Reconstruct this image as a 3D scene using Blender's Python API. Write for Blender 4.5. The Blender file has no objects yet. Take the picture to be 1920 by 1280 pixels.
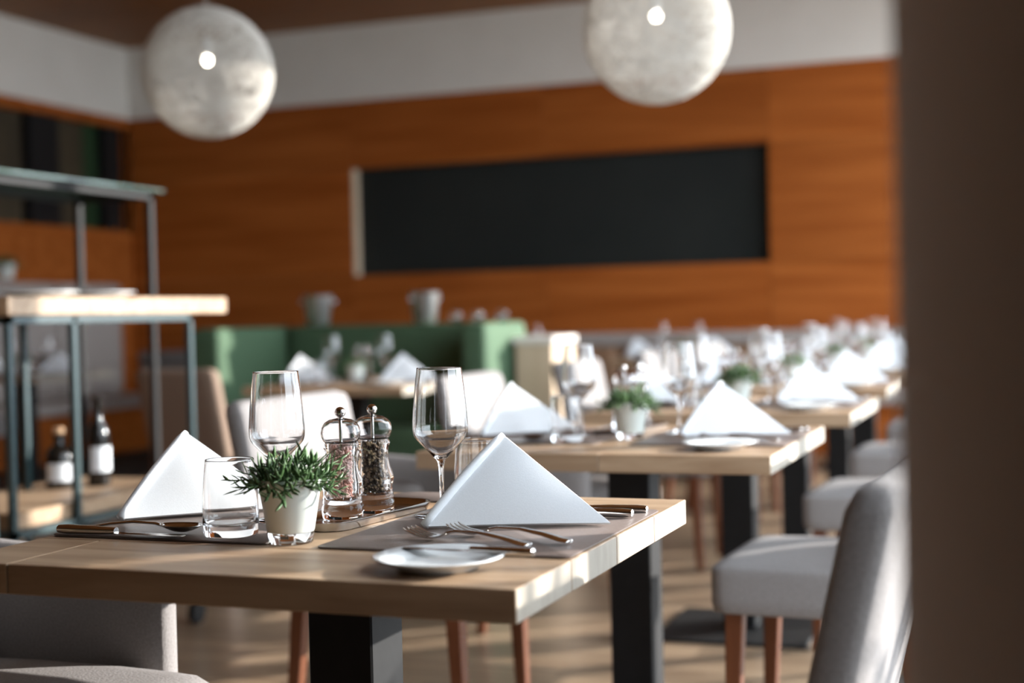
import bpy, bmesh, math, random
from mathutils import Vector, Matrix
R = math.radians
random.seed(7)
S = bpy.context.scene
COL = S.collection

# ------------------------------------------------------------------ camera
HC = 1.065
YAW, PITCH, ROLL = 0.3563, 0.0185, 0.0235
fw = Vector((-math.sin(YAW) * math.cos(PITCH), math.cos(YAW) * math.cos(PITCH), -math.sin(PITCH)))
rt0 = Vector((math.cos(YAW), math.sin(YAW), 0))
up0 = rt0.cross(fw)
rt = rt0 * math.cos(ROLL) - up0 * math.sin(ROLL)
up = rt0 * math.sin(ROLL) + up0 * math.cos(ROLL)
cd = bpy.data.cameras.new('camera')
cam = bpy.data.objects.new('camera', cd)
COL.objects.link(cam)
m = Matrix((rt, up, -fw)).transposed().to_4x4()
m.translation = (0, 0, HC)
cam.matrix_world = m
cd.lens = 50; cd.sensor_width = 36; cd.clip_start = 0.05
cd.dof.use_dof = True
cd.dof.focus_distance = 2.17
cd.dof.aperture_fstop = 2.0
S.camera = cam

# ------------------------------------------------------------------ light
w = bpy.data.worlds.new('world'); S.world = w; w.use_nodes = True
bg = w.node_tree.nodes['Background']
bg.inputs[0].default_value = (0.80, 0.90, 1.0, 1)
bg.inputs[1].default_value = 6.2
SUN_AZ, SUN_EL = R(36), R(15.5)
sd = bpy.data.lights.new('sun', 'SUN')
sd.energy = 10.0; sd.angle = R(0.6); sd.color = (1.0, 0.96, 0.90)
sun = bpy.data.objects.new('sun', sd); COL.objects.link(sun)
sv = Vector((math.cos(SUN_EL) * math.cos(SUN_AZ), math.cos(SUN_EL) * math.sin(SUN_AZ), math.sin(SUN_EL)))
sun.rotation_euler = sv.to_track_quat('Z', 'Y').to_euler()
vs = S.view_settings
vs.view_transform = 'Standard'; vs.look = 'None'; vs.gamma = 1; vs.use_curve_mapping = False
vs.exposure = 0.33
cy = S.cycles
cy.max_bounces = 10; cy.diffuse_bounces = 2; cy.glossy_bounces = 4
cy.transmission_bounces = 9; cy.transparent_max_bounces = 10
cy.sample_clamp_indirect = 6.0
cy.use_denoising = True
cy.use_adaptive_sampling = True; cy.adaptive_threshold = 0.045

# ------------------------------------------------------------------ materials
MATS = {}
def mat(name, col, rough=0.6, metal=0.0, trans=0.0, ior=1.45, emit=None, spec=None):
    mm = bpy.data.materials.new(name); mm.use_nodes = True
    b = mm.node_tree.nodes['Principled BSDF']
    b.inputs['Base Color'].default_value = (*col, 1)
    b.inputs['Roughness'].default_value = rough
    b.inputs['Metallic'].default_value = metal
    b.inputs['IOR'].default_value = ior
    b.inputs['Transmission Weight'].default_value = trans
    if spec is not None: b.inputs['Specular IOR Level'].default_value = spec
    if emit:
        b.inputs['Emission Color'].default_value = (*emit[0], 1)
        b.inputs['Emission Strength'].default_value = emit[1]
    MATS[name] = mm
    return mm
def noisy(name, c1, c2, scale=(1, 1, 1), rough=0.6, detail=6, nscale=8, bump=0.0, rand=0.0, rrand=0.0, c3=None, metal=0.0, dist=0.0):
    """base colour varies between c1 and c2 along stretched noise; rand = per-object offset of tone"""
    mm = mat(name, c1, rough, metal)
    nt = mm.node_tree; n = nt.nodes; l = nt.links; b = n['Principled BSDF']
    tc = n.new('ShaderNodeTexCoord'); oi = n.new('ShaderNodeObjectInfo')
    mp = n.new('ShaderNodeMapping'); mp.inputs['Scale'].default_value = scale
    cb = n.new('ShaderNodeVectorMath'); cb.operation = 'SCALE'; cb.inputs[0].default_value = (13.1, 7.7, 5.3)
    l.new(oi.outputs['Random'], cb.inputs['Scale'])
    ad = n.new('ShaderNodeVectorMath'); ad.operation = 'ADD'
    l.new(tc.outputs['Object'], ad.inputs[0]); l.new(cb.outputs[0], ad.inputs[1])
    l.new(ad.outputs[0], mp.inputs[0])
    nz = n.new('ShaderNodeTexNoise'); nz.inputs['Scale'].default_value = nscale
    nz.inputs['Detail'].default_value = detail; nz.inputs['Distortion'].default_value = dist
    l.new(mp.outputs[0], nz.inputs['Vector'])
    cr = n.new('ShaderNodeValToRGB')
    cr.color_ramp.elements[0].position = 0.30; cr.color_ramp.elements[0].color = (*c1, 1)
    cr.color_ramp.elements[1].position = 0.70; cr.color_ramp.elements[1].color = (*c2, 1)
    if c3:
        e = cr.color_ramp.elements.new(0.5); e.color = (*c3, 1)
    l.new(nz.outputs['Fac'], cr.inputs[0])
    out = cr.outputs[0]
    if rand:
        hs = n.new('ShaderNodeHueSaturation')
        mr = n.new('ShaderNodeMapRange'); mr.inputs['To Min'].default_value = 1 - rand; mr.inputs['To Max'].default_value = 1 + rand
        l.new(oi.outputs['Random'], mr.inputs['Value']); l.new(mr.outputs[0], hs.inputs['Value'])
        l.new(out, hs.inputs['Color']); out = hs.outputs[0]
    l.new(out, b.inputs['Base Color'])
    if bump:
        bp = n.new('ShaderNodeBump'); bp.inputs['Strength'].default_value = bump; bp.inputs['Distance'].default_value = 0.004
        l.new(nz.outputs['Fac'], bp.inputs['Height']); l.new(bp.outputs[0], b.inputs['Normal'])
    return mm
noisy('oak', (0.27, 0.165, 0.095), (0.44, 0.31, 0.20), (1.6, 14, 14), 0.42, nscale=2.2, rand=0.10, dist=0.6, bump=0.05)
noisy('oak_end', (0.29, 0.25, 0.20), (0.36, 0.315, 0.26), (30, 30, 8), 0.6, nscale=2.0, rand=0.10)
noisy('floor_oak', (0.18, 0.118, 0.074), (0.31, 0.225, 0.15), (1.2, 12, 12), 0.3, nscale=2.0, rand=0.22)
noisy('wall_oak', (0.26, 0.062, 0.0095), (0.41, 0.118, 0.024), (0.5, 6, 8), 0.5, nscale=1.6, rand=0.07)
MATS['wall_oak'].node_tree.nodes['Principled BSDF'].inputs['Specular IOR Level'].default_value = 0.12
noisy('ceiling_oak', (0.22, 0.085, 0.022), (0.30, 0.125, 0.036), (0.5, 6, 6), 0.6, nscale=2.0, rand=0.1)
noisy('pale_wood', (0.56, 0.42, 0.29), (0.66, 0.51, 0.37), (8, 8, 1), 0.5, nscale=2.0)
noisy('plaster', (0.70, 0.645, 0.585), (0.74, 0.685, 0.625), rough=0.9, nscale=3)
noisy('fabric', (0.195, 0.178, 0.172), (0.245, 0.228, 0.222), rough=0.95, nscale=220, detail=3, bump=0.25)
noisy('taupe_fabric', (0.22, 0.15, 0.11), (0.27, 0.19, 0.14), rough=0.95, nscale=160, detail=3, bump=0.2)
noisy('grey_fabric', (0.34, 0.29, 0.265), (0.39, 0.34, 0.31), rough=0.95, nscale=120, detail=3)
noisy('green_fabric', (0.050, 0.095, 0.052), (0.065, 0.12, 0.062), rough=0.8, nscale=90, detail=3)
noisy('brown_leather', (0.22, 0.115, 0.06), (0.34, 0.19, 0.11), (3, 3, 3), 0.6, nscale=4)
noisy('leg_wood', (0.095, 0.028, 0.010), (0.14, 0.045, 0.017), (8, 8, 1), 0.4, nscale=4)
noisy('napkin', (0.74, 0.76, 0.78), (0.78, 0.80, 0.82), rough=0.95, nscale=500, detail=1, bump=0.03)
noisy('mat_taupe', (0.135, 0.105, 0.092), (0.165, 0.130, 0.115), rough=0.42, nscale=180, detail=2, bump=0.1)
noisy('black_metal', (0.006, 0.006, 0.0065), (0.009, 0.009, 0.0095), rough=0.6, nscale=40)
MATS['black_metal'].node_tree.nodes['Principled BSDF'].inputs['Specular IOR Level'].default_value = 0.3
noisy('teal_metal', (0.012, 0.032, 0.036), (0.018, 0.042, 0.046), rough=0.4, nscale=30)
noisy('blackboard', (0.005, 0.007, 0.006), (0.011, 0.013, 0.011), rough=0.8, nscale=1.5, detail=4)
noisy('pier_grey', (0.50, 0.53, 0.58), (0.54, 0.57, 0.62), rough=0.9, nscale=5)
noisy('porcelain', (0.74, 0.76, 0.76), (0.77, 0.79, 0.79), rough=0.18, nscale=4)
noisy('steel', (0.55, 0.53, 0.51), (0.62, 0.60, 0.58), rough=0.16, nscale=30, metal=1.0)
noisy('brushed_steel', (0.72, 0.72, 0.72), (0.78, 0.78, 0.78), rough=0.38, nscale=30, metal=1.0)
noisy('pot_white', (0.70, 0.73, 0.68), (0.74, 0.77, 0.72), rough=0.35, nscale=10)
noisy('leaf', (0.032, 0.075, 0.022), (0.11, 0.19, 0.07), rough=0.45, nscale=40, rand=0.25)
noisy('leaf_twig', (0.10, 0.09, 0.05), (0.14, 0.13, 0.07), rough=0.6, nscale=40)
noisy('salt', (0.70, 0.30, 0.22), (0.88, 0.66, 0.58), rough=0.5, nscale=60, detail=2)
noisy('pepper', (0.030, 0.020, 0.014), (0.36, 0.26, 0.15), rough=0.6, nscale=130, detail=0, c3=(0.10, 0.065, 0.04))
noisy('thread', (0.66, 0.62, 0.56), (0.74, 0.70, 0.64), rough=0.9, nscale=20)
noisy('bottle_dark', (0.008, 0.007, 0.006), (0.014, 0.011, 0.009), rough=0.12, nscale=3)
noisy('cork', (0.42, 0.25, 0.14), (0.52, 0.34, 0.20), rough=0.8, nscale=40)
noisy('paper', (0.62, 0.64, 0.66), (0.68, 0.70, 0.72), rough=0.8, nscale=10)
noisy('dark_niche', (0.012, 0.011, 0.009), (0.018, 0.016, 0.013), rough=0.9, nscale=4)
noisy('brown_panel', (0.085, 0.062, 0.035), (0.11, 0.08, 0.045), rough=0.8, nscale=3)
noisy('niche_brown', (0.035, 0.024, 0.012), (0.055, 0.038, 0.018), rough=0.8, nscale=3)
noisy('green_panel', (0.006, 0.026, 0.005), (0.010, 0.034, 0.008), rough=0.8, nscale=3)
noisy('ground', (0.30, 0.29, 0.27), (0.36, 0.35, 0.32), rough=0.95, nscale=2)
noisy('bark', (0.10, 0.07, 0.05), (0.16, 0.12, 0.08), rough=0.9, nscale=10)
mat('glass', (1, 1, 1), 0.0, trans=1.0, ior=1.48)
mat('acrylic', (0.99, 0.99, 1), 0.02, trans=1.0, ior=1.27)
mat('smoked_glass', (0.30, 0.42, 0.38), 0.05, trans=0.75, ior=1.45)
mat('bulb', (1, 1, 1), 0.3, emit=((1.0, 0.90, 0.75), 25.0))

# ------------------------------------------------------------------ mesh helpers
class MB:
    def __init__(s): s.v = []; s.f = []; s.m = []
    def add(s, v, f):
        o = len(s.v); s.v += [tuple(p) for p in v]; s.f += [tuple(i + o for i in q) for q in f]; return s
    def box(s, x0, x1, y0, y1, z0, z1):
        return s.add([(x0, y0, z0), (x1, y0, z0), (x1, y1, z0), (x0, y1, z0), (x0, y0, z1), (x1, y0, z1), (x1, y1, z1), (x0, y1, z1)],
                     [(3, 2, 1, 0), (4, 5, 6, 7), (0, 1, 5, 4), (1, 2, 6, 5), (2, 3, 7, 6), (3, 0, 4, 7)])
    def hexa(s, lo, hi):
        return s.add(list(lo) + list(hi), [(3, 2, 1, 0), (4, 5, 6, 7), (0, 1, 5, 4), (1, 2, 6, 5), (2, 3, 7, 6), (3, 0, 4, 7)])
    def lathe(s, prof, n=32, c=(0, 0, 0), closed=False):
        """prof: (r,z) list; r==0 gives a pole"""
        rows = []; v = []; f = []
        for r, z in prof:
            if r < 1e-6:
                rows.append([len(v)]); v.append((c[0], c[1], c[2] + z))
            else:
                rows.append(list(range(len(v), len(v) + n)))
                v += [(c[0] + r * math.cos(2 * math.pi * k / n), c[1] + r * math.sin(2 * math.pi * k / n), c[2] + z) for k in range(n)]
        pairs = list(zip(rows, rows[1:]))
        if closed: pairs.append((rows[-1], rows[0]))
        for a, b in pairs:
            if len(a) == 1 and len(b) == 1: continue
            for k in range(n):
                k2 = (k + 1) % n
                if len(a) == 1: f.append((a[0], b[k2], b[k]))
                elif len(b) == 1: f.append((a[k], a[k2], b[0]))
                else: f.append((a[k], a[k2], b[k2], b[k]))
        return s.add(v, f)
    def tube(s, pts, rad, n=6, cap=True):
        pts = [Vector(p) for p in pts]; v = []; f = []; prev = None
        for i, p in enumerate(pts):
            t = (pts[min(i + 1, len(pts) - 1)] - pts[max(i - 1, 0)]).normalized()
            a = prev if prev is not None else (Vector((0, 0, 1)) if abs(t.z) < 0.9 else Vector((1, 0, 0)))
            u = (a - t * a.dot(t)).normalized(); prev = u; q = t.cross(u)
            r = rad[i] if isinstance(rad, (list, tuple)) else rad
            v += [p + (u * math.cos(2 * math.pi * k / n) + q * math.sin(2 * math.pi * k / n)) * r for k in range(n)]
        for i in range(len(pts) - 1):
            for k in range(n):
                k2 = (k + 1) % n
                f.append((i * n + k, i * n + k2, (i + 1) * n + k2, (i + 1) * n + k))
        if cap:
            f.append(tuple(range(n - 1, -1, -1))); f.append(tuple(range((len(pts) - 1) * n, len(pts) * n)))
        return s.add(v, f)
    def sweep(s, secs):
        """secs: list of equal-length closed sections"""
        n = len(secs[0]); v = [p for q in secs for p in q]; f = []
        for i in range(len(secs) - 1):
            for k in range(n):
                k2 = (k + 1) % n
                f.append((i * n + k, i * n + k2, (i + 1) * n + k2, (i + 1) * n + k))
        f.append(tuple(range(n - 1, -1, -1))); f.append(tuple(range((len(secs) - 1) * n, len(secs) * n)))
        return s.add(v, f)
    def mesh(s, name, smooth=False, bevel=0.0, seg=2, angle=None):
        me = bpy.data.meshes.new(name); me.from_pydata(s.v, [], s.f); me.validate()
        bm = bmesh.new(); bm.from_mesh(me)
        bmesh.ops.recalc_face_normals(bm, faces=bm.faces)
        if bevel:
            es = [e for e in bm.edges if len(e.link_faces) == 2 and e.calc_face_angle(0) > 0.5]
            bmesh.ops.bevel(bm, geom=es, offset=bevel, segments=seg, profile=0.5, affect='EDGES')
        bm.to_mesh(me); bm.free()
        if smooth:
            me.polygons.foreach_set('use_smooth', [True] * len(me.polygons))
            if angle: me.set_sharp_from_angle(angle=angle)
        return me
def obj(name, me, mt, parent=None, loc=None, rz=0):
    if len(me.materials) == 0: me.materials.append(MATS[mt])
    o = bpy.data.objects.new(name, me); COL.objects.link(o)
    if parent is not None: o.parent = parent
    if loc is not None: o.location = loc
    if rz: o.rotation_euler = (0, 0, rz)
    return o
def empty(name, loc=(0, 0, 0), rz=0):
    o = bpy.data.objects.new(name, None); COL.objects.link(o); o.empty_display_size = 0.1
    o.location = loc; o.rotation_euler = (0, 0, rz); return o
def tag(o, label, cat, group=None):
    o['label'] = label; o['category'] = cat
    if group: o['group'] = group
    return o
def copy_tree(o, parent=None):
    c = o.copy(); COL.objects.link(c); c.parent = parent
    for ch in KIDS.get(o.name, []):
        copy_tree_child(ch, c)
    return c
KIDS = {}
def kids_of(o): return [x for x in COL.objects if x.parent == o]
def copy_tree_child(ch, parent):
    c = ch.copy(); COL.objects.link(c); c.parent = parent
    for g in KIDS.get(ch.name, []):
        copy_tree_child(g, c)
def register(o):
    ks = kids_of(o)
    if ks:
        KIDS[o.name] = ks
        for k in ks: register(k)
class Proto:
    """builds a thing once, then hands out copies of it with all its parts"""
    def __init__(s, make): s.make = make; s.first = None
    def at(s, loc, rz, label, cat, group=None):
        if s.first is None:
            s.first = s.make(); register(s.first); o = s.first
        else:
            o = copy_tree(s.first)
        o.location = loc; o.rotation_euler = (0, 0, rz)
        return tag(o, label, cat, group)
def struct(name, mb, mt, **k):
    o = obj(name, mb.mesh(name, **k), mt); o['kind'] = 'structure'; return o
def rbox(x0, x1, y0, y1, z0, z1, r, div=6, fn=None):
    """soft box: subdivided, rounded corners of radius r, optional deformation"""
    bm = bmesh.new()
    bmesh.ops.create_cube(bm, size=1)
    bmesh.ops.subdivide_edges(bm, edges=bm.edges, cuts=div, use_grid_fill=True)
    cx, cy_, cz = (x0 + x1) / 2, (y0 + y1) / 2, (z0 + z1) / 2
    hx, hy, hz = (x1 - x0) / 2, (y1 - y0) / 2, (z1 - z0) / 2
    v = []; 
    for q in bm.verts:
        p = []
        for c_, h in zip(q.co, (hx, hy, hz)):
            t = c_ * 2
            # pull the inner grid lines near to the edge so the rounding has vertices
            s_ = math.copysign(abs(t) ** 0.6, t)
            p.append(s_ * h)
        d = []
        for a, h in zip(p, (hx, hy, hz)):
            rr = min(r, h)
            d.append(max(0, abs(a) - (h - rr)) * (1 if a > 0 else -1))
        dv = Vector(d)
        if dv.length > 1e-9:
            core = Vector([a - b for a, b in zip(p, d)])
            k = max(abs(x) for x in d)
            dv = dv.normalized() * k
            p = core + dv
        q.co = Vector(p) + Vector((cx, cy_, cz))
        if fn: q.co = Vector(fn(*q.co))
    mb = MB(); bm.verts.index_update()
    mb.v = [tuple(q.co) for q in bm.verts]; mb.f = [tuple(x.index for x in g.verts) for g in bm.faces]
    bm.free(); return mb

# ------------------------------------------------------------------ the room
XL, XR, YB, YF, ZC = -7.78, 0.80, 11.0, -2.5, 3.57
fl = struct('floor', MB().box(XL - .2, XR + .1, YF - .2, YB + .4, -.14, -.012), 'dark_niche')
PM = [MB().box(-.699 * s, .699 * s, -.079, .079, -.012, 0).mesh('plank_mesh') for s in (1,)]
y = 2.1; row = 0
while y < 10.75:
    off = (row * 0.53) % 1.4
    x = XR - .7 - off
    while x > -5.6:
        p = obj('plank', PM[0], 'floor_oak', fl, (x, y, 0)); x -= 1.4
    y += 0.16; row += 1
# plain boards in the far corners of the room, out of view
obj('floor_edge_boards', MB().box(XL, XR, YF, 2.02, -.012, 0).mesh('floor_edge_boards'), 'floor_oak', fl)
ce = struct('ceiling', MB().box(XL - .2, XR + .3, YF - .2, YB + .4, ZC + .02, ZC + .2), 'dark_niche')
CM = MB().box(-1.19, 1.19, -.298, .298, 0, .02).mesh('ceiling_board_mesh')
for i in range(4):
    for j in range(22):
        obj('ceiling_board', CM, 'ceiling_oak', ce, (XR - 1.2 - 2.4 * i, YB - .3 - .6 * j, ZC))
# back wall: structural slab behind, wood veneer panels in front, recess for the blackboard
BBX0, BBX1, BBZ0, BBZ1 = -5.524, -1.95, 1.435, 2.352
wb = struct('wall_back', MB().box(XL - .2, XR + .1, YB + .14, YB + .34, 0, ZC + .2), 'plaster')
colx = [XL, BBX0, -3.78, BBX1, -.1, XR]
rowz = [0, .9, BBZ0, BBZ1, 2.93]
for i in range(5):
    for j in range(4):
        x0, x1, z0, z1 = colx[i], colx[i + 1], rowz[j], rowz[j + 1]
        if j == 2 and x0 >= BBX0 - .01 and x1 <= BBX1 + .01: continue
        q = obj('veneer_panel', MB().box(x0 + .002, x1 - .002, YB, YB + .14, z0 + .002, z1 - .002).mesh('veneer_panel'), 'wall_oak', wb)
obj('white_band', MB().box(XL, XR, YB - .012, YB + .14, 2.93, ZC).mesh('white_band'), 'plaster', wb)
bb = tag(empty('blackboard', (-3.737, YB + .13, BBZ0)), 'long black writing board set into the wood back wall', 'blackboard')
obj('board', MB().box(BBX0 - bb.location.x, BBX1 - bb.location.x, -.02, .008, 0, BBZ1 - BBZ0).mesh('board'), 'blackboard', bb)
obj('reveal', MB().box(BBX0 - bb.location.x - .0, BBX0 - bb.location.x + .012, -.13, -.021, 0.003, BBZ1 - BBZ0 - .003).mesh('reveal'), 'pale_wood', bb)
# left wall
wl = struct('wall_left', MB().box(XL - .2, XL, YF, YB + .14, 0, 1.91).box(XL - .2, XL, YF, YB + .14, 2.84, 2.93).box(XL - .2, XL - .12, YF, YB + .14, 1.91, 2.84), 'wall_oak')
obj('white_band', MB().box(XL - .2, XL + .012, YF, YB - .013, 2.93, ZC).mesh('white_band'), 'plaster', wl)
for y0, y1, mt in ((5.0, 8.3, 'niche_brown'), (8.35, 9.62, 'niche_brown'), (10.04, 10.42, 'niche_brown'), (10.42, 10.62, 'green_panel')):
    obj('niche_panel', MB().box(XL - .115, XL - .08, y0, y1, 1.915, 2.835).mesh('niche_panel'), mt, wl)
for y0, y1 in ((9.64, 10.02), (10.64, 10.88)):
    obj('niche_post', MB().box(XL - .119, XL - .01, y0, y1, 1.915, 2.835).mesh('niche_post'), 'black_metal', wl)
# wall behind the camera
struct('wall_front', MB().box(XL - .2, XR + .1, YF - .2, YF, 0, ZC + .02), 'brown_panel')
# window wall on the right
WY0, WZ, SILL = 1.3, 3.52, .12
wr = struct('wall_right', MB().box(XR, XR + .1, YF, YB + .14, WZ, ZC + .02).box(XR, XR + .1, YF, YB + .14, 0, SILL).box(XR, XR + .1, YF, WY0, SILL, WZ).box(XR, XR + .1, 10.85, YB + .14, SILL, WZ), 'brown_panel')
ys = [WY0 + 1.59 * k for k in range(7)]
for k in range(6):
    wn = struct('window_%d' % (k + 1), MB().box(XR + .02, XR + .08, ys[k], ys[k] + .05, SILL, WZ).box(XR + .02, XR + .08, ys[k + 1] - .05, ys[k + 1], SILL, WZ)
                .box(XR + .02, XR + .08, ys[k] + .05, ys[k + 1] - .05, SILL, SILL + .06).box(XR + .02, XR + .08, ys[k] + .05, ys[k + 1] - .05, WZ - .06, WZ), 'black_metal')
# pier beside the camera
pr = struct('pier', MB().lathe([(0, 0), (.21, 0), (.21, ZC), (0, ZC)], 64, (.128, .90, 0)), 'pier_grey', smooth=True, angle=R(40))
# ground outside
struct('terrace_ground', MB().box(XR + .11, 40, -30, 45, -.3, -.05), 'ground')

# ------------------------------------------------------------------ tables
TW, TD, TH, TT = 0.831, 0.80, 0.75, 0.0405
def make_table(split):
    def f():
        t = empty('dining_table')
        b = TD / 4
        for k in range(4):
            y0, y1 = -TD / 2 + b * k + .0006, -TD / 2 + b * (k + 1) - .0006
            sp = split[k]
            segs = [(-TW / 2, TW / 2)] if sp is None else [(-TW / 2, sp - .0008), (sp + .0008, TW / 2)]
            for x0, x1 in segs:
                # board mesh is centred so that grain differs from board to board
                cx = (x0 + x1) / 2
                bme = MB().box(x0 - cx, x1 - cx, y0, y1, TH - TT, TH).mesh('board', bevel=.0012, seg=1)
                bme.materials.append(MATS['oak']); bme.materials.append(MATS['oak_end'])
                for pg in bme.polygons:
                    if abs(pg.normal.x) > .9: pg.material_index = 1
                obj('board', bme, 'oak', t, (cx, 0, 0))
        obj('column', MB().box(-.053, .053, -.053, .053, .012, TH - TT - .006).mesh('column', bevel=.003, seg=1), 'black_metal', t)
        obj('base_plate', MB().box(-.25, .25, -.25, .25, 0, .012).mesh('base_plate', bevel=.003, seg=1), 'black_metal', t)
        obj('top_plate', MB().box(-.15, .15, -.15, .15, TH - TT - .006, TH - TT).mesh('top_plate'), 'black_metal', t)
        return t
    return f
TA = Proto(make_table([-.31, None, .12, None]))
TB = Proto(make_table([.03, -.2, None, .2]))

# ------------------------------------------------------------------ chairs
def lean(x0, k):    # bends the backrest backwards with height
    return lambda x, y, z: (x + max(0, z - .46) * k + .25 * max(0, z - .46) ** 2 * 0 + .25 * (y * y) * -.35, y, z)
def leg_mesh(x, y, dx, dy):
    a, b = .021, .014
    lo = [(x + dx - b, y + dy - b, 0), (x + dx + b, y + dy - b, 0), (x + dx + b, y + dy + b, 0), (x + dx - b, y + dy + b, 0)]
    hi = [(x - a, y - a, .385), (x + a, y - a, .385), (x + a, y + a, .385), (x - a, y + a, .385)]
    return MB().hexa(lo, hi).mesh('leg', bevel=.003, seg=1)
def seat_fn(x, y, z):
    if z > .44: z += .018 * max(0, 1 - (y / .24) ** 2) * max(0, 1 - (x / .26) ** 2)
    if z < .40 : x *= .985; y *= .985
    return (x, y, z)
def make_side(fab):
    def f():
        # faces -x : seat front at x=-.24, back at x=+.24
        t = empty('side_chair')
        obj('seat', rbox(-.24, .24, -.235, .235, .375, .49, .017, 8, seat_fn).mesh('seat', smooth=True), fab, t)
        bk = obj('backrest', rbox(.195, .262, -.225, .225, .40, .865, .03, 8, lean(.2, .23)).mesh('backrest', smooth=True), fab, t)
        for sx, sy, dx, dy in ((-.19, -.19, -.015, 0), (-.19, .19, -.015, 0), (.19, -.19, .04, 0), (.19, .19, .04, 0)):
            obj('leg', leg_mesh(sx, sy, dx, dy), 'leg_wood', t)
        return t
    return f
def make_arm(fab):
    def f():
        t = empty('armchair')
        obj('seat', rbox(-.29, .25, -.225, .225, .375, .485, .045, 8, seat_fn).mesh('seat', smooth=True), fab, t)
        obj('backrest', rbox(.235, .305, -.285, .285, .39, .865, .03, 8, lean(.2, .20)).mesh('backrest', smooth=True), fab, t)
        for s in (-1, 1):
            def af(x, y, z, s=s):
                if z > .5: z += max(0, x - .05) * .06
                return (x, y, z)
            y0, y1 = (.226, .286) if s > 0 else (-.286, -.226)
            obj('armrest', rbox(-.165, .27, y0, y1, .39, .675, .026, 7, af).mesh('armrest', smooth=True), fab, t)
        for sx, sy, dx, dy in ((-.22, -.2, -.015, 0), (-.22, .2, -.015, 0), (.2, -.2, .04, 0), (.2, .2, .04, 0)):
            obj('leg', leg_mesh(sx, sy, dx, dy), 'leg_wood', t)
        return t
    return f
SIDE = Proto(make_side('fabric')); ARM = Proto(make_arm('fabric')); TAUPE = Proto(make_side('taupe_fabric'))

# ------------------------------------------------------------------ tableware
def make_wine():
    t = empty('wine_glass')
    o = [(0, .0), (.041, 0), (0.0430, 0.0008), (0.0420, 0.0018), (0.0180, 0.0045), (0.0060, 0.0100), (0.0038, 0.0200), (0.0034, 0.0500), (0.0040, 0.0760), (0.0062, 0.0860),
         (0.0120, 0.0925), (0.0220, 0.1030), (0.0340, 0.1155), (0.0390, 0.1210), (0.0412, 0.1245), (0.0427, 0.1300), (0.0434, 0.1370), (0.0434, 0.1457), (0.0424, 0.1617), (0.0410, 0.1797), (0.0388, 0.2024), (0.0362, 0.2232), (0.0355, 0.2293), (0.0353, 0.2315), (0.0351, 0.2322)]
    i = [(0.0348, 0.2324), (0.0345, 0.2322), (0.0344, 0.2315), (0.0346, 0.2293), (0.0353, 0.2232), (0.0379, 0.2024), (0.0401, 0.1797), (0.0415, 0.1617), (0.0425, 0.1457), (0.0425, 0.1375), (0.0418, 0.1312), (0.0403, 0.1262), (0.0380, 0.1225), (0.0330, 0.1170), (0.0210, 0.1048), (0.0105, 0.0950), (0.0040, 0.0915), (0, .0908)]
    obj('bowl', MB().lathe(o + i, 48).mesh('bowl', smooth=True), 'glass', t)
    return t
def make_wine_lo():
    t = empty('wine_glass')
    o = [(0, .0), (.042, 0), (0.0420, 0.0018), (0.0180, 0.0045), (0.0060, 0.0100), (0.0036, 0.0500), (0.0062, 0.0860), (0.0240, 0.1065), (0.0412, 0.1300), (0.0436, 0.1419), (0.0412, 0.1778), (0.0362, 0.2232), (0.0353, 0.2307), (0.0351, 0.2322)]
    i = [(0.0345, 0.2322), (0.0343, 0.2307), (0.0352, 0.2232), (0.0402, 0.1778), (0.0424, 0.1419), (0.0400, 0.1315), (0.0225, 0.1085), (0, .092)]
    obj('bowl', MB().lathe(o + i, 24).mesh('bowl', smooth=True), 'glass', t)
    return t
def make_tumbler():
    t = empty('tumbler')
    o = [(0, .001), (.034, 0), (.0375, .0008), (.0392, .0030), (.0402, .008), (.0408, .03), (.0400, .06), (.0378, .09), (.0358, .106), (.0354, .110), (.0352, .1115)]
    i = [(.0348, .1118), (.0344, .1115), (.0343, .110), (.0347, .106), (.0367, .09), (.0389, .06), (.0395, .03), (.0390, .023), (.0375, .0195), (.034, .0175), (.028, .0165), (0, .0160)]
    obj('bowl', MB().lathe(o + i, 48).mesh('bowl', smooth=True), 'glass', t)
    return t
WINE = Proto(make_wine); WINELO = Proto(make_wine_lo); TUMB = Proto(make_tumbler)

def wing(mb, A, Rv, L, thick, bulge, n=12):
    A, Rv, L = Vector(A), Vector(Rv), Vector(L)
    nr = (Rv - L).cross(A - L).normalized()
    def P(u, v, off):
        # u: along base L->R, v: base->apex
        p = L.lerp(Rv, u).lerp(A, v)
        k = math.sin(math.pi * min(1, max(0, u))) * (1 - v) * math.sin(math.pi * (v * .8 + .1))
        sag = -.004 * math.sin(math.pi * u) * (1 - v) ** 3
        return p + nr * (bulge * k + off) + Vector((0, 0, max(0, sag)))
    idx = {}
    v = []; f = []
    for side in (0, 1):
        for j in range(n + 1):
            for i in range(n + 1):
                idx[(side, i, j)] = len(v)
                v.append(P(i / n, min(.985, j / n), thick / 2 if side else -thick / 2))
    for side in (0, 1):
        for j in range(n):
            for i in range(n):
                q = (idx[(side, i, j)], idx[(side, i + 1, j)], idx[(side, i + 1, j + 1)], idx[(side, i, j + 1)])
                f.append(q if side else q[::-1])
    for k in range(n):
        for (a, b) in (((k, 0), (k + 1, 0)), ((k + 1, n), (k, n)), ((0, k + 1), (0, k)), ((n, k), (n, k + 1))):
            f.append((idx[(0, *a)], idx[(0, *b)], idx[(1, *b)], idx[(1, *a)]))
    mb.add(v, f)
    return mb
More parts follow.
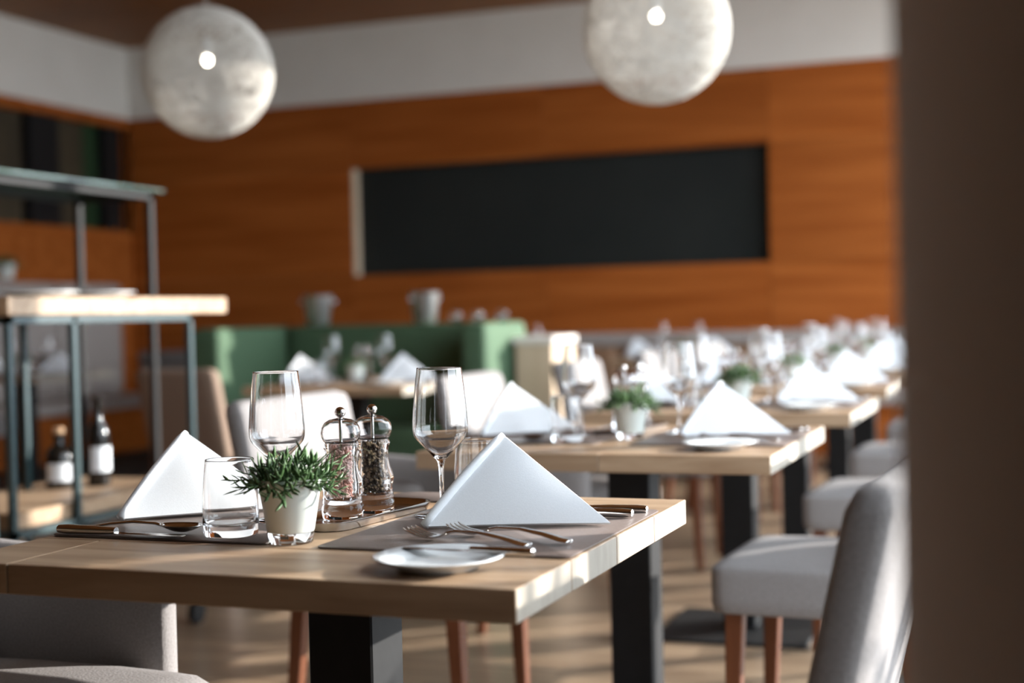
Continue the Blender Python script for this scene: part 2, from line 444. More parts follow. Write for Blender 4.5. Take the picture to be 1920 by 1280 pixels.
def make_napkin():
    t = empty('folded_napkin')
    A = (-.030, .062, .128); Rr = (.138, .016, .004); L1 = (-.128, -.038, .004); L2 = (-.112, .118, .004)
    obj('front_fold', wing(MB(), A, Rr, L1, .005, .010).mesh('front_fold', smooth=True, angle=R(50)), 'napkin', t)
    A2 = (-.032, .070, .128)
    obj('back_fold', wing(MB(), A2, (.134, .026, .004), L2, .005, -.008).mesh('back_fold', smooth=True, angle=R(50)), 'napkin', t)
    pts = []
    for k in range(13):
        u = k / 12
        p = Vector(L1).lerp(Vector(A), u) + Vector((-.0015, .0015, .002 + .005 * math.sin(math.pi * u)))
        pts.append(p)
    h = MB().tube(pts, [.0075] * 12 + [.005], 8)
    obj('rolled_edge', h.mesh('rolled_edge', smooth=True), 'napkin', t)
    return t
NAP = Proto(make_napkin)

def rr_outline(hx, hy, r, n=6):
    pts = []
    for cx, cy_, a0 in ((hx - r, hy - r, 0), (-hx + r, hy - r, 90), (-hx + r, -hy + r, 180), (hx - r, -hy + r, 270)):
        for k in range(n + 1):
            a = R(a0 + 90 * k / n); pts.append((cx + r * math.cos(a), cy_ + r * math.sin(a)))
    return pts
def plate_stack(outs):
    """outs: list of (outline scale dx, z) -> sweep of rounded rectangles"""
    return MB().sweep(outs)
def make_mat_f(hx, hy, r=.012):
    def f():
        o = obj('placemat', MB().sweep([[(x, y, z) for x, y in rr_outline(hx - d, hy - d, r)] for d, z in ((.001, 0), (0, .0008), (0, .0022), (.001, .003))]).mesh('placemat', smooth=True, angle=R(40)), 'mat_taupe')
        return o
    return f
MATL = Proto(make_mat_f(.185, .223)); MATF = Proto(make_mat_f(.10, .055, .05))
def make_plate():
    pr_ = [(0, 0.003), (.045, .003), (.047, 0), (.050, 0), (.054, .004), (.066, .010), (.0815, .0150), (.0832, .0162), (.0822, .0175), (.066, .0130), (.057, .0095), (.052, .0070), (.045, .0062), (0, .0062)]
    return obj('side_plate', MB().lathe(pr_, 64).mesh('side_plate', smooth=True), 'porcelain')
PLATE = Proto(make_plate)

def blade_prof(pts, th, n=1):
    """flat cutlery: pts = (x, halfwidth, z); thickness th"""
    secs = []
    for x, hw, z in pts:
        secs.append([(x, -hw, z), (x, -hw * .6, z + th), (x, hw * .6, z + th), (x, hw, z), (x, hw * .6, z - th * .0), (x, -hw * .6, z - th * .0)])
    return MB().sweep(secs)
def make_knife():
    t = empty('table_knife')
    # handle to +x, blade to -x
    secs = []
    for x, hw, hh in ((.112, .004, .003), (.110, .008, .006), (.095, .0100, .0072), (.05, .0090, .0066), (.02, .0075, .0055), (.008, .0065, .0050)):
        secs.append([(x, hw * math.cos(a), .0075 + hh * math.sin(a)) for a in [2 * math.pi * k / 10 for k in range(10)]])
    obj('handle', MB().sweep(secs).mesh('handle', smooth=True, angle=R(50)), 'steel', t)
    b = []
    for x, y0, y1, th in ((.010, -.005, .006, .004), (-.005, -.009, .009, .0022), (-.07, -.0105, .0095, .0018), (-.10, -.009, .0090, .0014), (-.112, -.002, .008, .001)):
        b.append([(x, y0, .0045), (x, (y0 + y1) / 2, .0045 + th / 2), (x, y1, .0045), (x, (y0 + y1) / 2, .0045 - th / 2)])
    obj('blade', MB().sweep(b).mesh('blade'), 'steel', t)
    return t
def handle_secs(z0=.002):
    out = []
    for x, hw, z in ((.104, .004, .003), (.101, .0085, .003), (.09, .0098, .004), (.06, .0080, .009), (.02, .0045, .013), (-.02, .0032, .012), (-.035, .004, .009)):
        out.append([(x, hw * math.cos(a), z + z0 + .0022 * math.sin(a)) for a in [2 * math.pi * k / 8 for k in range(8)]])
    return out
def make_fork():
    t = empty('dinner_fork')
    obj('handle', MB().sweep(handle_secs()).mesh('handle', smooth=True, angle=R(60)), 'steel', t)
    mb = MB()
    secs = []
    for x, hw, z in ((-.033, .0045, .010), (-.042, .0095, .006), (-.052, .0115, .004), (-.060, .0118, .004)):
        secs.append([(x, -hw, z), (x, hw, z), (x, hw, z + .002), (x, -hw, z + .002)])
    mb.sweep(secs)
    obj('neck', mb.mesh('neck'), 'steel', t)
    for k in range(4):
        y0 = -.0105 + .007 * k
        secs = []
        for x, z, hw in ((-.0595, .004, .0017), (-.08, .006, .0016), (-.097, .011, .0013), (-.102, .0135, .0006)):
            secs.append([(x, y0 - hw, z), (x, y0 + hw, z), (x, y0 + hw, z + .0018), (x, y0 - hw, z + .0018)])
        obj('tine', MB().sweep(secs).mesh('tine'), 'steel', t)
    return t
def make_spoon():
    t = empty('table_spoon')
    obj('handle', MB().sweep(handle_secs()).mesh('handle', smooth=True, angle=R(60)), 'steel', t)
    v = []; f = []
    nr, na = 6, 24
    for side in (0, 1):
        for i in range(nr + 1):
            for a in range(na):
                rr = i / nr; th = 2 * math.pi * a / na
                px = -.066 + .036 * rr * math.cos(th) ; py = .021 * rr * math.sin(th) * (1 - .12 * math.cos(th))
                pz = .0025 + .0105 * rr * rr + (0 if side == 0 else .0014)
                v.append((px, py, pz))
    for side in (0, 1):
        o = side * (nr + 1) * na
        for i in range(nr):
            for a in range(na):
                a2 = (a + 1) % na
                q = (o + i * na + a, o + i * na + a2, o + (i + 1) * na + a2, o + (i + 1) * na + a)
                f.append(q if side else q[::-1])
    for a in range(na):
        a2 = (a + 1) % na
        f.append((nr * na + a, nr * na + a2, (2 * nr + 1) * na + a2, (2 * nr + 1) * na + a))
    mb = MB(); mb.add(v, f)
    obj('spoon_bowl', mb.mesh('spoon_bowl', smooth=True), 'steel', t)
    return t
KNIFE = Proto(make_knife); FORK = Proto(make_fork); SPOON = Proto(make_spoon)

def leaf_pts(mb, p, d, ln, wd, bend):
    d = d.normalized()
    side = d.cross(Vector((0, 0, 1)))
    if side.length < .1: side = Vector((1, 0, 0))
    side.normalize(); nz = side.cross(d)
    v = []; f = []
    n = 4
    for k in range(n + 1):
        u = k / n
        c = p + d * ln * u + Vector((0, 0, bend * u * u))
        wv = wd * (math.sin(math.pi * min(1, u * .82 + .16))) if k < n else wd * .08
        v += [c - side * wv, c + nz * wv * .45, c + side * wv, c - nz * wv * .25]
    for k in range(n):
        for j in range(4):
            j2 = (j + 1) % 4
            f.append((4 * k + j, 4 * k + j2, 4 * k + 4 + j2, 4 * k + 4 + j))
    f.append((3, 2, 1, 0)); f.append((4 * n, 4 * n + 1, 4 * n + 2, 4 * n + 3))
    mb.add(v, f)
def make_plant_f(seed, nsp):
    def f():
        rnd = random.Random(seed)
        t = empty('potted_plant')
        # clear glass vessel foot with a white liner above
        obj('pot', MB().lathe([(0, .0165), (.0325, .0165), (.0335, .018), (.0455, .090), (.0465, .0915), (.0445, .0915), (.042, .080), (0, .078)], 48).mesh('pot', smooth=True, angle=R(50)), 'pot_white', t)
        obj('glass_foot', MB().lathe([(0, .001), (.030, 0), (.0318, .0015), (.0335, .0162), (0, .0162)], 48).mesh('glass_foot', smooth=True, angle=R(50)), 'glass', t)
        obj('soil', MB().lathe([(0, .0785), (.0418, .0805), (.0418, .083), (0, .084)], 24).mesh('soil'), 'bark', t)
        for s in range(nsp):
            a = 2 * math.pi * s / nsp * 2.39996 * nsp / (2 * math.pi) if False else s * 2.39996
            rr = .036 * math.sqrt((s + .5) / nsp)
            outw = rr / .036
            base = Vector((rr * math.cos(a), rr * math.sin(a), .082))
            el = R(80 - 82 * outw ** 1.6 + rnd.uniform(-12, 12))
            d = Vector((math.cos(a) * math.cos(el), math.sin(a) * math.cos(el), math.sin(el)))
            ln = rnd.uniform(.030, .046) * (1 + .05 * outw)
            if s % 11 == 5: ln *= 1.35
            tip = base + d * ln + Vector((0, 0, -.012 * outw))
            st = MB().tube([base, base.lerp(tip, .5) + Vector((0, 0, .004)), tip], [.0016, .0013, .0009], 5)
            nl = rnd.randint(9, 12)
            for k in range(nl):
                u = .12 + .88 * k / (nl - 1)
                p = base.lerp(tip, u) + Vector((0, 0, .004 * math.sin(math.pi * u)))
                b = k * 2.4 + rnd.uniform(-.4, .4)
                x = d.cross(Vector((.3, .2, 1))).normalized(); yv = d.cross(x).normalized()
                spread = .85 - .35 * u
                ld = d * (1 - spread * .45) + (x * math.cos(b) + yv * math.sin(b)) * spread
                leaf_pts(st, p, ld, rnd.uniform(.016, .025), rnd.uniform(.0026, .0038), rnd.uniform(-.003, .006))
            obj('sprig', st.mesh('sprig', smooth=True), 'leaf', t)
        for a, h, l in ((.1, .05, .10), (.5, .035, .085)):
            pts = []
            for k in range(9):
                u = k / 8
                pts.append(Vector((.02 + l * u * math.cos(a), .01 + l * u * math.sin(a) * .6, .088 + h * math.sin(u * 2.2))))
            obj('twig', MB().tube(pts, [.0008 * (1 - .5 * k / 8) for k in range(9)], 4).mesh('twig', smooth=True), 'leaf_twig', t)
        return t
    return f
PLANT = Proto(make_plant_f(3, 46)); PLANTB = Proto(make_plant_f(9, 20))

def make_mill_f(kind):
    def f():
        t = empty(kind + '_mill')
        o = [(0, 0), (.030, 0), (.0328, .002), (.0332, .020), (.0310, .0225), (.0318, .026), (.0322, .033), (.0300, .0365), (.0312, .0395), (.0305, .044),
             (.0326, .051), (.0334, .058), (.0318, .066), (.0280, .078), (.0256, .090), (.0248, .101), (.0258, .109), (.0280, .1145), (.0284, .118), (.0262, .1215), (.0256, .1235)]
        i = [(.021, .1235), (.0200, .10), (.0200, .075), (.0215, .055), (.0215, .034), (.0200, .030), (0, .029)]
        b = obj('body', MB().lathe(o + i, 40).mesh('body', smooth=True, angle=R(60)), 'acrylic', t)
        cp = [(0, .1245), (.0255, .1245), (.0285, .1275), (.0312, .134), (.0318, .141), (.0300, .150), (.0255, .157), (.018, .1615), (.008, .1635), (.006, .1645), (0, .1645)]
        cp = [(.0035, .1245)] + cp[1:-2] + [(.0055, .1645), (.0035, .1645), (.0035, .1622), (.008, .1620), (.0174, .1602), (.0245, .1559), (.0287, .1494), (.0304, .141), (.0298, .1345), (.0274, .1285), (.0252, .1262), (.0035, .1258), (.0035, .1245)]
        obj('cap', MB().lathe(cp, 40).mesh('cap', smooth=True, angle=R(60)), 'acrylic', t)
        obj('knob', MB().lathe([(0, .1647)] + [(.0088 * math.sin(math.pi * k / 10), .1735 - .0088 * math.cos(math.pi * k / 10)) for k in range(1, 10)] + [(0, .1823)], 24).mesh('knob', smooth=True), 'steel', t)
        obj('rod', MB().lathe([(0, .0295), (.0028, .0295), (.0028, .164), (0, .164)], 10).mesh('rod', smooth=True, angle=R(40)), 'steel', t)
        rnd = random.Random(5 if kind == 'salt' else 6)
        mb = MB()
        gr = .0027 if kind == 'pepper' else .0024
        ico = [(0, 0, 1), (.894, 0, .447), (.276, .851, .447), (-.724, .526, .447), (-.724, -.526, .447), (.276, -.851, .447), (.724, .526, -.447), (-.276, .851, -.447), (-.894, 0, -.447), (-.276, -.851, -.447), (.724, -.526, -.447), (0, 0, -1)]
        icf = [(0, 1, 2), (0, 2, 3), (0, 3, 4), (0, 4, 5), (0, 5, 1), (1, 6, 2), (2, 7, 3), (3, 8, 4), (4, 9, 5), (5, 10, 1), (6, 7, 2), (7, 8, 3), (8, 9, 4), (9, 10, 5), (10, 6, 1), (11, 7, 6), (11, 8, 7), (11, 9, 8), (11, 10, 9), (11, 6, 10)]
        top = .117
        for k in range(900):
            a = rnd.uniform(0, 2 * math.pi); rr = .0172 * math.sqrt(rnd.uniform(.25, 1)); z = rnd.uniform(.033, top)
            s_ = gr * rnd.uniform(.7, 1.15)
            mb.add([(rr * math.cos(a) + x * s_, rr * math.sin(a) + y_ * s_, z + z_ * s_) for x, y_, z_ in ico], icf)
        g = obj('peppercorns' if kind == 'pepper' else 'salt_crystals', mb.mesh('grains', smooth=(kind == 'pepper')), kind, t)
        g['kind'] = 'stuff'
        return t
    return f
SALT = Proto(make_mill_f('salt')); PEP = Proto(make_mill_f('pepper'))
def make_tray():
    hx, hy = .062, .150
    secs = [[(x, y, z) for x, y in rr_outline(hx - d, hy - d, max(.006, .042 - d))] for d, z in ((.010, .0), (.005, .001), (.003, .006), (.0, .0125), (.0, .0138), (.003, .0138), (.0085, .0065), (.013, .0045))]
    return obj('steel_tray', MB().sweep(secs).mesh('steel_tray', smooth=True, angle=R(50)), 'steel')
TRAY = Proto(make_tray)

# ------------------------------------------------------------------ laying a table
def lay(cx, cy_, rot, where, detail=3, seed=0, ndx=0.0, flip=False, skipL=False):
    rnd = random.Random(seed)
    cs, sn = math.cos(rot), math.sin(rot)
    def W(dx, dy, z): return (cx + dx * cs - dy * sn, cy_ + dx * sn + dy * cs, z)
    def j(a): return rnd.uniform(-a, a) if seed else 0
    zt, zm = TH + .0004, TH + .0036
    MATL.at(W(.226, .029, zt), rot, 'taupe placemat at the right side of the %s' % where, 'placemat', 'placemats')
    MATL.at(W(-.228, .039, zt), rot, 'taupe placemat at the left side of the %s' % where, 'placemat', 'placemats')
    NAP.at(W(.2525 + j(.006), .030 + j(.01), zm), rot + R(8) + j(.06), 'white napkin folded into a pyramid, right side of the %s' % where, 'napkin', 'folded napkins')
    NAP.at(W(-.290 + j(.006), .044 + j(.01), zm), rot + R(30) + j(.06), 'white napkin folded into a pyramid, left side of the %s' % where, 'napkin', 'folded napkins')
    WN = WINE if detail >= 2 else WINELO
    WN.at(W(.096 + (-.012 if seed else 0) + j(.005), .117 + (.02 if seed else 0) + j(.01), zm), 0, 'clear stemmed wine glass at the right setting of the %s' % where, 'wine glass', 'wine glasses')
    WN.at(W(-.142 + j(.004), .024 + j(.004), zm), 0, 'clear stemmed wine glass at the left setting of the %s' % where, 'wine glass', 'wine glasses')
    TUMB.at(W(.117 + j(.006) + (.02 if seed else 0), .220 + j(.006), zm), 0, 'clear water tumbler at the right setting of the %s' % where, 'tumbler', 'water tumblers')
    TUMB.at(W(-.130 + j(.006), -.134 + j(.006), zm), 0, 'clear water tumbler at the left setting of the %s' % where, 'tumbler', 'water tumblers')
    pd = (-.019, -.154) if not seed else (.0 + j(.01), -.03 + j(.02))
    (PLANT if detail >= 2 else PLANTB).at(W(*pd, zt), rnd.uniform(0, 6) if seed else 0, 'small green plant in a white pot on the %s' % where, 'plant', 'potted table plants')
    td = (-.035, .085) if not seed else (-.06, .20)
    TRAY.at(W(td[0], td[1], zt), rot + R(-6), 'oblong steel tray under the mills on the %s' % where, 'tray', 'steel trays')
    SALT.at(W(td[0] - .008, td[1] - .037, zt + .0052), 0, 'clear acrylic mill with pink salt on the %s' % where, 'salt mill', 'salt mills').scale = (.97, .97, .95)
    PEP.at(W(td[0] + .012, td[1] + .033, zt + .0052), 0, 'clear acrylic mill with mixed peppercorns on the %s' % where, 'pepper mill', 'pepper mills').scale = (.97, .97, .95)
    PLATE.at(W(.272, -.294 + (.04 if seed else 0), zt), 0, 'small white side plate near the right edge of the %s' % where, 'plate', 'side plates')
    if detail >= 2:
        KNIFE.at(W(.290, .212, zt), rot + R(2), 'steel knife beyond the napkin, farthest out, right of the %s' % where, 'knife', 'table knives')
        KNIFE.at(W(.285, .150, zm), rot + R(1), 'steel knife beyond the napkin, nearest to it, right of the %s' % where, 'knife', 'table knives')
        FORK.at(W(.240, -.125, zm), rot + R(-14), 'steel fork beside the side plate on the %s' % where, 'fork', 'dinner forks').scale = (1.0, 1.3, 1.1)
        FORK.at(W(.285, -.082, zm), rot + R(-16), 'steel fork nearest the right napkin on the %s' % where, 'fork', 'dinner forks').scale = (1.0, 1.3, 1.1)
        KNIFE.at(W(-.292, -.176, zm), rot + math.pi, 'steel knife at the near edge of the left placemat, %s' % where, 'knife', 'table knives')
        SPOON.at(W(-.280, -.135, zm), rot + math.pi - R(2), 'steel spoon between knife and napkin at left, %s' % where, 'spoon', 'table spoons')

TABS = [(-.981, 1.928, -.0101, 'front table'), (-.962, 3.437, -.0005, 'second window table'), (-.950, 4.695, .003, 'third window table'),
        (-.975, 6.004, .0076, 'fourth window table'), (-.97, 7.32, 0, 'fifth window table'), (-.97, 8.55, 0, 'sixth window table')]
for k, (x, y, r, wd) in enumerate(TABS):
    (TB if k in (1, 3) else TA).at((x, y, 0), r, 'oak board table on a black column, the %s' % wd, 'table', 'dining tables')
    lay(x, y, r, wd, 3 if k == 0 else (2 if k < 3 else 1), k)
    # left diner: armchair facing +x ; right diner: side chair facing -x
    ARM.at((x - .587, y - .115 + (0 if k == 0 else .03), 0), math.pi + (0 if k == 0 else R(random.uniform(-4, 4))), 'grey upholstered armchair at the left side of the %s' % wd, 'armchair', 'grey armchairs')
    SIDE.at((x + (.50 if k == 0 else .50), y - .06 if k else y - .07, 0), R(-3) if k == 0 else R(random.uniform(-4, 4)), 'grey upholstered side chair at the right side of the %s' % wd, 'chair', 'grey side chairs')
KNIFE.at((-.690, 1.668, TH + .0135), R(-4), 'steel butter knife laid across the side plate of the front table', 'knife', 'table knives').scale = (.85, .9, .8)
MATF.at((-.985, 2.265, TH + .0004), 0, 'small rounded taupe mat at the far edge of the front table', 'placemat')

# booth table and tables along the back wall and the left side
OT = [(-3.18, 6.33, R(2), 'booth-side table'), (-2.35, 9.72, 0, 'wall table right of booth'), (-1.15, 9.72, 0, 'rightmost wall table'),
      (-3.55, 9.72, 0, 'wall table behind post'), (-4.75, 9.72, 0, 'wall table behind booth'), (-5.95, 9.72, 0, 'wall table left of booth'), (-6.35, 7.75, 0, 'far left table')]
for k, (x, y, r, wd) in enumerate(OT):
    (TB if k % 2 else TA).at((x, y, 0), r, 'oak board table on a black column, the %s' % wd, 'table', 'dining tables')
    lay(x, y, r, wd, 1, 20 + k)
    if k in (0, 1, 2): continue
    SIDE.at((x, y - .62, 0), -math.pi / 2 + R(random.uniform(-5, 5)), 'grey upholstered side chair on the near side of the %s' % wd, 'chair', 'grey side chairs')
TAUPE.at((-3.50, 5.62, 0), -math.pi / 2 + R(-8), 'taupe upholstered chair with its back to the camera behind the rack', 'chair')

# ------------------------------------------------------------------ benches
bt = tag(empty('wall_bench', (-3.0, 10.66, 0)), 'long brown wall bench with a beige top rail below the blackboard', 'bench')
obj('base', MB().box(-4.0, 3.7, -.22, .33, 0, .36).mesh('base'), 'wall_oak', bt)
obj('seat', rbox(-4.0, 3.7, -.28, .22, .36, .47, .03, 6).mesh('seat', smooth=True), 'grey_fabric', bt)
for k in range(10):
    obj('back_cushion', rbox(-4.0 + .77 * k + .003, -4.0 + .77 * (k + 1) - .003, .20, .32, .46, .80, .025, 5).mesh('back_cushion', smooth=True), 'brown_leather', bt)
obj('top_rail', rbox(-4.0, 3.7, .18, .33, .80, .905, .02, 5).mesh('top_rail', smooth=True), 'grey_fabric', bt)
bl = tag(empty('high_bench', (-7.45, 8.6, 0)), 'high-backed grey upholstered bench along the left wall', 'bench')
obj('base', MB().box(-.3, .25, -2.3, 2.0, 0, .36).mesh('base'), 'wall_oak', bl)
obj('seat', rbox(-.3, .3, -2.3, 2.0, .36, .47, .03, 6).mesh('seat', smooth=True), 'grey_fabric', bl)
for k in range(5):
    obj('back_panel', rbox(-.32, -.16, -2.3 + .86 * k + .003, -2.3 + .86 * (k + 1) - .003, .46, 1.42, .03, 6).mesh('back_panel', smooth=True), 'grey_fabric', bl)

# green booth
bo = tag(empty('green_booth', (-3.65, 7.5, 0)), 'green upholstered booth with wrap-around back below the ice buckets', 'booth')
obj('back', rbox(-.66, .68, .12, .32, .0, 1.03, .04, 8).mesh('back', smooth=True), 'green_fabric', bo)
obj('wing', rbox(-.86, -.66, -.62, .32, .0, 1.03, .04, 8).mesh('wing', smooth=True), 'green_fabric', bo)
obj('wing', rbox(.68, .84, -.35, .32, .0, 1.03, .04, 8).mesh('wing', smooth=True), 'green_fabric', bo)
obj('seat', rbox(-.655, .675, -.42, .115, .0, .46, .05, 8).mesh('seat', smooth=True), 'green_fabric', bo)
ps = tag(empty('wooden_post', (-2.66, 7.72, 0)), 'pale wooden end post with a cream cap right of the booth', 'post')
obj('post_body', MB().box(-.12, .10, -.2, .2, 0, .90).mesh('post_body', bevel=.004, seg=1), 'pale_wood', ps)
obj('post_cap', MB().box(-.135, .115, -.215, .215, .90, .94).mesh('post_cap', bevel=.004, seg=1), 'plaster', ps)
def make_bucket():
    t = empty('ice_bucket')
    obj('bucket', MB().lathe([(0, 0), (.062, 0), (.066, .004), (.088, .175), (.091, .18), (.088, .182), (.085, .178), (.063, .006), (0, .005)], 32).mesh('bucket', smooth=True, angle=R(50)), 'brushed_steel', t)
    for s in (-1, 1):
        obj('handle', MB().lathe([(0, 0)] + [(.013 * math.sin(math.pi * k / 6), .013 - .013 * math.cos(math.pi * k / 6)) for k in range(1, 6)] + [(0, .026)], 12, (s * .098, 0, .13)).mesh('handle', smooth=True), 'brushed_steel', t)
    return t
BK = Proto(make_bucket)
BK.at((-4.13, 7.72, 1.031), .3, 'steel ice bucket on the booth ledge, the left one', 'ice bucket', 'ice buckets')
BK.at((-3.42, 7.72, 1.031), 1.0, 'steel ice bucket on the booth ledge, the right one', 'ice bucket', 'ice buckets')
def make_votive():
    t = empty('votive_glass')
    obj('cup', MB().lathe([(0, 0), (.03, 0), (.036, .01), (.04, .03), (.036, .055), (.030, .065), (.028, .064), (.034, .052), (.037, .03), (.033, .012), (0, .008)], 24).mesh('cup', smooth=True), 'glass', t)
    return t
VO = Proto(make_votive)
for x, n in ((-3.22, 'nearest the right ice bucket'), (-3.08, 'in the middle of the three'), (-2.93, 'at the right end')):
    VO.at((x, 7.72, 1.031), 0, 'small round glass votive on the booth ledge, %s' % n, 'votive', 'booth votives')

# ------------------------------------------------------------------ serving rack at left
sr = tag(empty('serving_rack', (-2.8, 3.9, 0)), 'teal metal serving rack with thick oak top on casters at left', 'rack')
def bar(p0, p1, r=.011): 
    p0, p1 = Vector(p0), Vector(p1)
    lo = Vector((min(p0.x, p1.x) - r, min(p0.y, p1.y) - r, min(p0.z, p1.z) - r)); hi = Vector((max(p0.x, p1.x) + r, max(p0.y, p1.y) + r, max(p0.z, p1.z) + r))
    return MB().box(lo.x, hi.x, lo.y, hi.y, lo.z, hi.z)
tp = obj('top_slab', MB().box(-.60, 0, -.55, .63, 1.098, 1.154).mesh('top_slab', bevel=.003, seg=1), 'oak', sr)
for x, y in ((-.02, -.53), (-.02, -.235), (-.02, .41), (-.52, -.53), (-.40, .0), (-.52, .41)):
    ps_ = obj('rack_post', bar((x, y, .09), (x, y, 1.085)).mesh('rack_post', bevel=.002, seg=1), 'teal_metal', sr)
for z in (.455, 1.085):
    for a, b in (((-.02, -.53, z), (-.02, .41, z)), ((-.52, -.53, z), (-.52, .41, z)), ((-.02, -.53, z), (-.52, -.53, z)), ((-.02, .41, z), (-.52, .41, z))):
        obj('rack_rail', bar(a, b).mesh('rack_rail'), 'teal_metal', sr)
obj('lower_shelf', MB().box(-.505, -.035, -.515, .395, .467, .515).mesh('lower_shelf', bevel=.003, seg=1), 'oak', sr)
for x, y in ((-.02, -.53), (-.02, .41), (-.52, -.53), (-.52, .41)):
    cs = obj('caster', MB().tube([(x - .012, y, .04), (x + .012, y, .04)], .04, 20).mesh('caster', smooth=True, angle=R(40)), 'black_metal', sr)
    obj('caster_fork', bar((x, y, .055), (x, y, .088), .009).mesh('caster_fork'), 'teal_metal', cs)
# low rack at the left edge
lr = tag(empty('low_rack', (-3.1, 2.95, 0)), 'low teal metal rack with oak shelves cut by the left edge', 'rack')
for x in (-.3, .28):
    for y in (-.5, .33):
        obj('rack_post', bar((x, y, 0.011), (x, y, .935)).mesh('rack_post'), 'teal_metal', lr)
for z in (.925, .545):
    obj('shelf_board', MB().box(-.29, .27, -.49, .32, z + .012, z + .062).mesh('shelf_board', bevel=.003, seg=1), 'pale_wood', lr)
    for a, b in (((.28, -.5, z), (.28, .33, z)), ((-.3, -.5, z), (-.3, .33, z)), ((-.3, .33, z), (.28, .33, z)), ((-.3, -.5, z), (.28, -.5, z))):
        obj('rack_rail', bar(a, b).mesh('rack_rail'), 'teal_metal', lr)
# tall shelf unit behind
ts = tag(empty('tall_shelf', (-3.64, 5.08, 0)), 'tall black metal shelf frame with a smoked glass top', 'shelf')
TY0, TY1 = -2.3, 0.0
for x, y in ((.14, TY1), (-.22, TY1), (.14, TY0), (-.22, TY0)):
    obj('frame_post', bar((x, y, .011), (x, y, 1.60), .012).mesh('frame_post'), 'black_metal', ts)
for a, b in (((.14, TY0, 1.60), (.14, TY1, 1.60)), ((-.22, TY0, 1.60), (-.22, TY1, 1.60)), ((-.22, TY1, 1.60), (.14, TY1, 1.60)), ((-.22, TY0, 1.60), (.14, TY0, 1.60))):
    obj('frame_rail', bar(a, b, .014).mesh('frame_rail'), 'black_metal', ts)
obj('glass_top', MB().box(-.27, .19, TY0 - .04, TY1 + .04, 1.615, 1.627).mesh('glass_top', bevel=.002, seg=1), 'smoked_glass', ts)

def make_bottle_f(cork):
    def f():
        t = empty('bottle')
        if cork:
            pr_ = [(0, 0), (.046, 0), (.048, .004), (.048, .105), (.040, .130), (.020, .145), (.017, .150), (.017, .172), (.020, .174), (.020, .182), (0, .182)]
        else:
            pr_ = [(0, 0), (.036, 0), (.038, .004), (.038, .17), (.034, .195), (.016, .225), (.0145, .29), (.0165, .292), (.0165, .305), (0, .305)]
        obj('bottle_body', MB().lathe(pr_, 32).mesh('bottle_body', smooth=True, angle=R(50)), 'bottle_dark', t)
        rl = .0486 if cork else .0386; z0, z1 = (.025, .085) if cork else (.05, .135)
        mb = MB(); v = []; fq = []
        n = 14
        for k in range(n + 1):
            a = -2.1 + 2.4 * k / n
            for r_, z in ((rl, z0), (rl, z1), (rl + .0006, z1), (rl + .0006, z0)):
                v.append((r_ * math.cos(a), r_ * math.sin(a), z))
        for k in range(n):
            for q in range(4):
                q2 = (q + 1) % 4
                fq.append((4 * k + q, 4 * k + q2, 4 * k + 4 + q2, 4 * k + 4 + q))
        fq.append((0, 1, 2, 3)); fq.append((4 * n + 3, 4 * n + 2, 4 * n + 1, 4 * n))
        obj('paper_label', mb.add(v, fq).mesh('paper_label', smooth=True, angle=R(40)), 'paper', t)
        if cork: obj('cork', MB().lathe([(0, .182), (.014, .182), (.019, .186), (.019, .205), (0, .207)], 16).mesh('cork', smooth=True, angle=R(50)), 'cork', t)
        return t
    return f
B1 = Proto(make_bottle_f(True)); B2 = Proto(make_bottle_f(False))
B1.at((-3.13, 3.98, .5155), R(10), 'squat dark bottle with cork and white label on the rack shelf', 'bottle')
B2.at((-3.03, 4.06, .5155), R(25), 'tall dark wine bottle with white label on the rack shelf', 'bottle')
def make_bowl():
    return obj('serving_plate', MB().lathe([(0, 0), (.05, 0), (.06, .004), (.12, .018), (.121, .020), (.118, .021), (.055, .008), (0, .006)], 40).mesh('serving_plate', smooth=True), 'porcelain')
PL2 = Proto(make_bowl)
PL2.at((-2.98, 3.72, 1.1545), 0, 'white serving plate on the oak rack top, the nearer one', 'plate', 'serving plates')
PL2.at((-2.98, 4.02, 1.1545), 0, 'white serving plate on the oak rack top, the farther one', 'plate', 'serving plates')
PLANTB.at((-7.69, 9.19, 1.4205), 0, 'small green plant on the ledge of the high grey bench', 'plant', 'potted table plants').scale = (1.6, 1.6, 1.6)

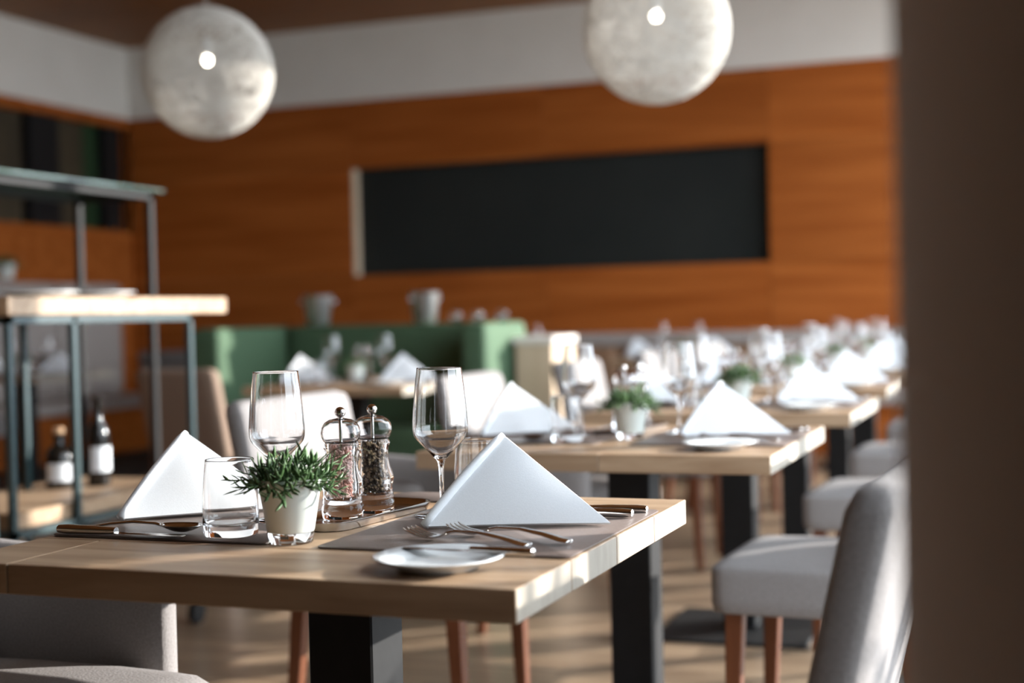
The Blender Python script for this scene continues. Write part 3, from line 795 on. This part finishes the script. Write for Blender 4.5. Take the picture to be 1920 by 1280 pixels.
# ------------------------------------------------------------------ pendant lamps
def make_lamp():
    t = empty('pendant_lamp')
    rnd = random.Random(11)
    mb = MB(); Rg = .275
    v = []; f = []
    for k in range(300):
        n = Vector((rnd.gauss(0, 1), rnd.gauss(0, 1), rnd.gauss(0, 1))).normalized()
        a = n.orthogonal().normalized(); b = n.cross(a)
        h = rnd.uniform(-.55, .55); rad = Rg * math.sqrt(1 - h * h); c = n * Rg * h
        rr = Rg * (1 - rnd.uniform(0, .008)) / Rg
        o = len(v); ns = 56; tr = .00085
        for i in range(ns):
            th = 2 * math.pi * i / ns
            dirv = a * math.cos(th) + b * math.sin(th)
            p = (c + dirv * rad) * rr; nn = p.normalized(); sd_ = n
            v += [p + nn * tr, p - nn * tr * .5 + sd_ * tr, p - nn * tr * .5 - sd_ * tr]
        for i in range(ns):
            i2 = (i + 1) % ns
            for j in range(3):
                j2 = (j + 1) % 3
                f.append((o + 3 * i + j, o + 3 * i + j2, o + 3 * i2 + j2, o + 3 * i2 + j))
    mb.add(v, f)
    sh = obj('thread_globe', mb.mesh('thread_globe', smooth=True), 'thread', t)
    obj('socket', MB().lathe([(0, .07), (.016, .07), (.018, .075), (.018, .14), (.008, .15), (0, .15)], 20).mesh('socket', smooth=True, angle=R(50)), 'porcelain', t)
    obj('bulb', MB().lathe([(0, .032)] + [(.019 * math.sin(math.pi * k / 8), .051 - .019 * math.cos(math.pi * k / 8)) for k in range(1, 8)] + [(0, .07)], 16).mesh('bulb', smooth=True), 'bulb', t)
    obj('cord', MB().tube([(0, 0, .15), (0, 0, ZC - 2.12 - .02)], .003, 6).mesh('cord'), 'plaster', t)
    obj('canopy', MB().lathe([(0, ZC - 2.12 - .03), (.05, ZC - 2.12 - .03), (.05, ZC - 2.12), (0, ZC - 2.12)], 24).mesh('canopy', smooth=True, angle=R(40)), 'plaster', t)
    return t
LAMP = Proto(make_lamp)
LAMP.at((-3.285, 5.215, 2.12), 0, 'white woven-thread globe pendant lamp hanging at the upper left', 'lamp', 'pendant lamps')
LAMP.at((-1.335, 5.215, 2.12), 1.0, 'white woven-thread globe pendant lamp in front of the blackboard', 'lamp', 'pendant lamps')

# ------------------------------------------------------------------ young tree on the terrace, its leaves dapple the sun
tr = tag(empty('terrace_tree', (2.15, 3.55, -.05)), 'young leafy tree on the terrace outside the window', 'tree')
rnd = random.Random(21)
obj('trunk', MB().tube([(0, 0, 0), (.02, .01, .5), (-.01, .03, 1.0), (.02, 0, 1.6), (0, .02, 2.2)], [.035, .03, .024, .016, .006], 8).mesh('trunk', smooth=True), 'bark', tr)
lf = MB(); br = MB()
for k in range(26):
    a = k * 2.4; z0 = .55 + 1.5 * k / 26; ln = rnd.uniform(.35, .7)
    p0 = Vector((0, .01, z0)); p1 = Vector((ln * math.cos(a), ln * math.sin(a), z0 + rnd.uniform(.1, .4)))
    br.tube([p0, p0.lerp(p1, .5) + Vector((0, 0, .04)), p1], [.008, .006, .003], 5)
    for q in range(11):
        p = p0.lerp(p1, rnd.uniform(.3, 1.05))
        d = Vector((rnd.uniform(-1, 1), rnd.uniform(-1, 1), rnd.uniform(-.6, .6)))
        leaf_pts(lf, p, d, rnd.uniform(.06, .10), rnd.uniform(.016, .024), -.01)
obj('branches', br.mesh('branches', smooth=True), 'bark', tr)
fo = obj('foliage', lf.mesh('foliage', smooth=True), 'leaf', tr); fo['kind'] = 'stuff'
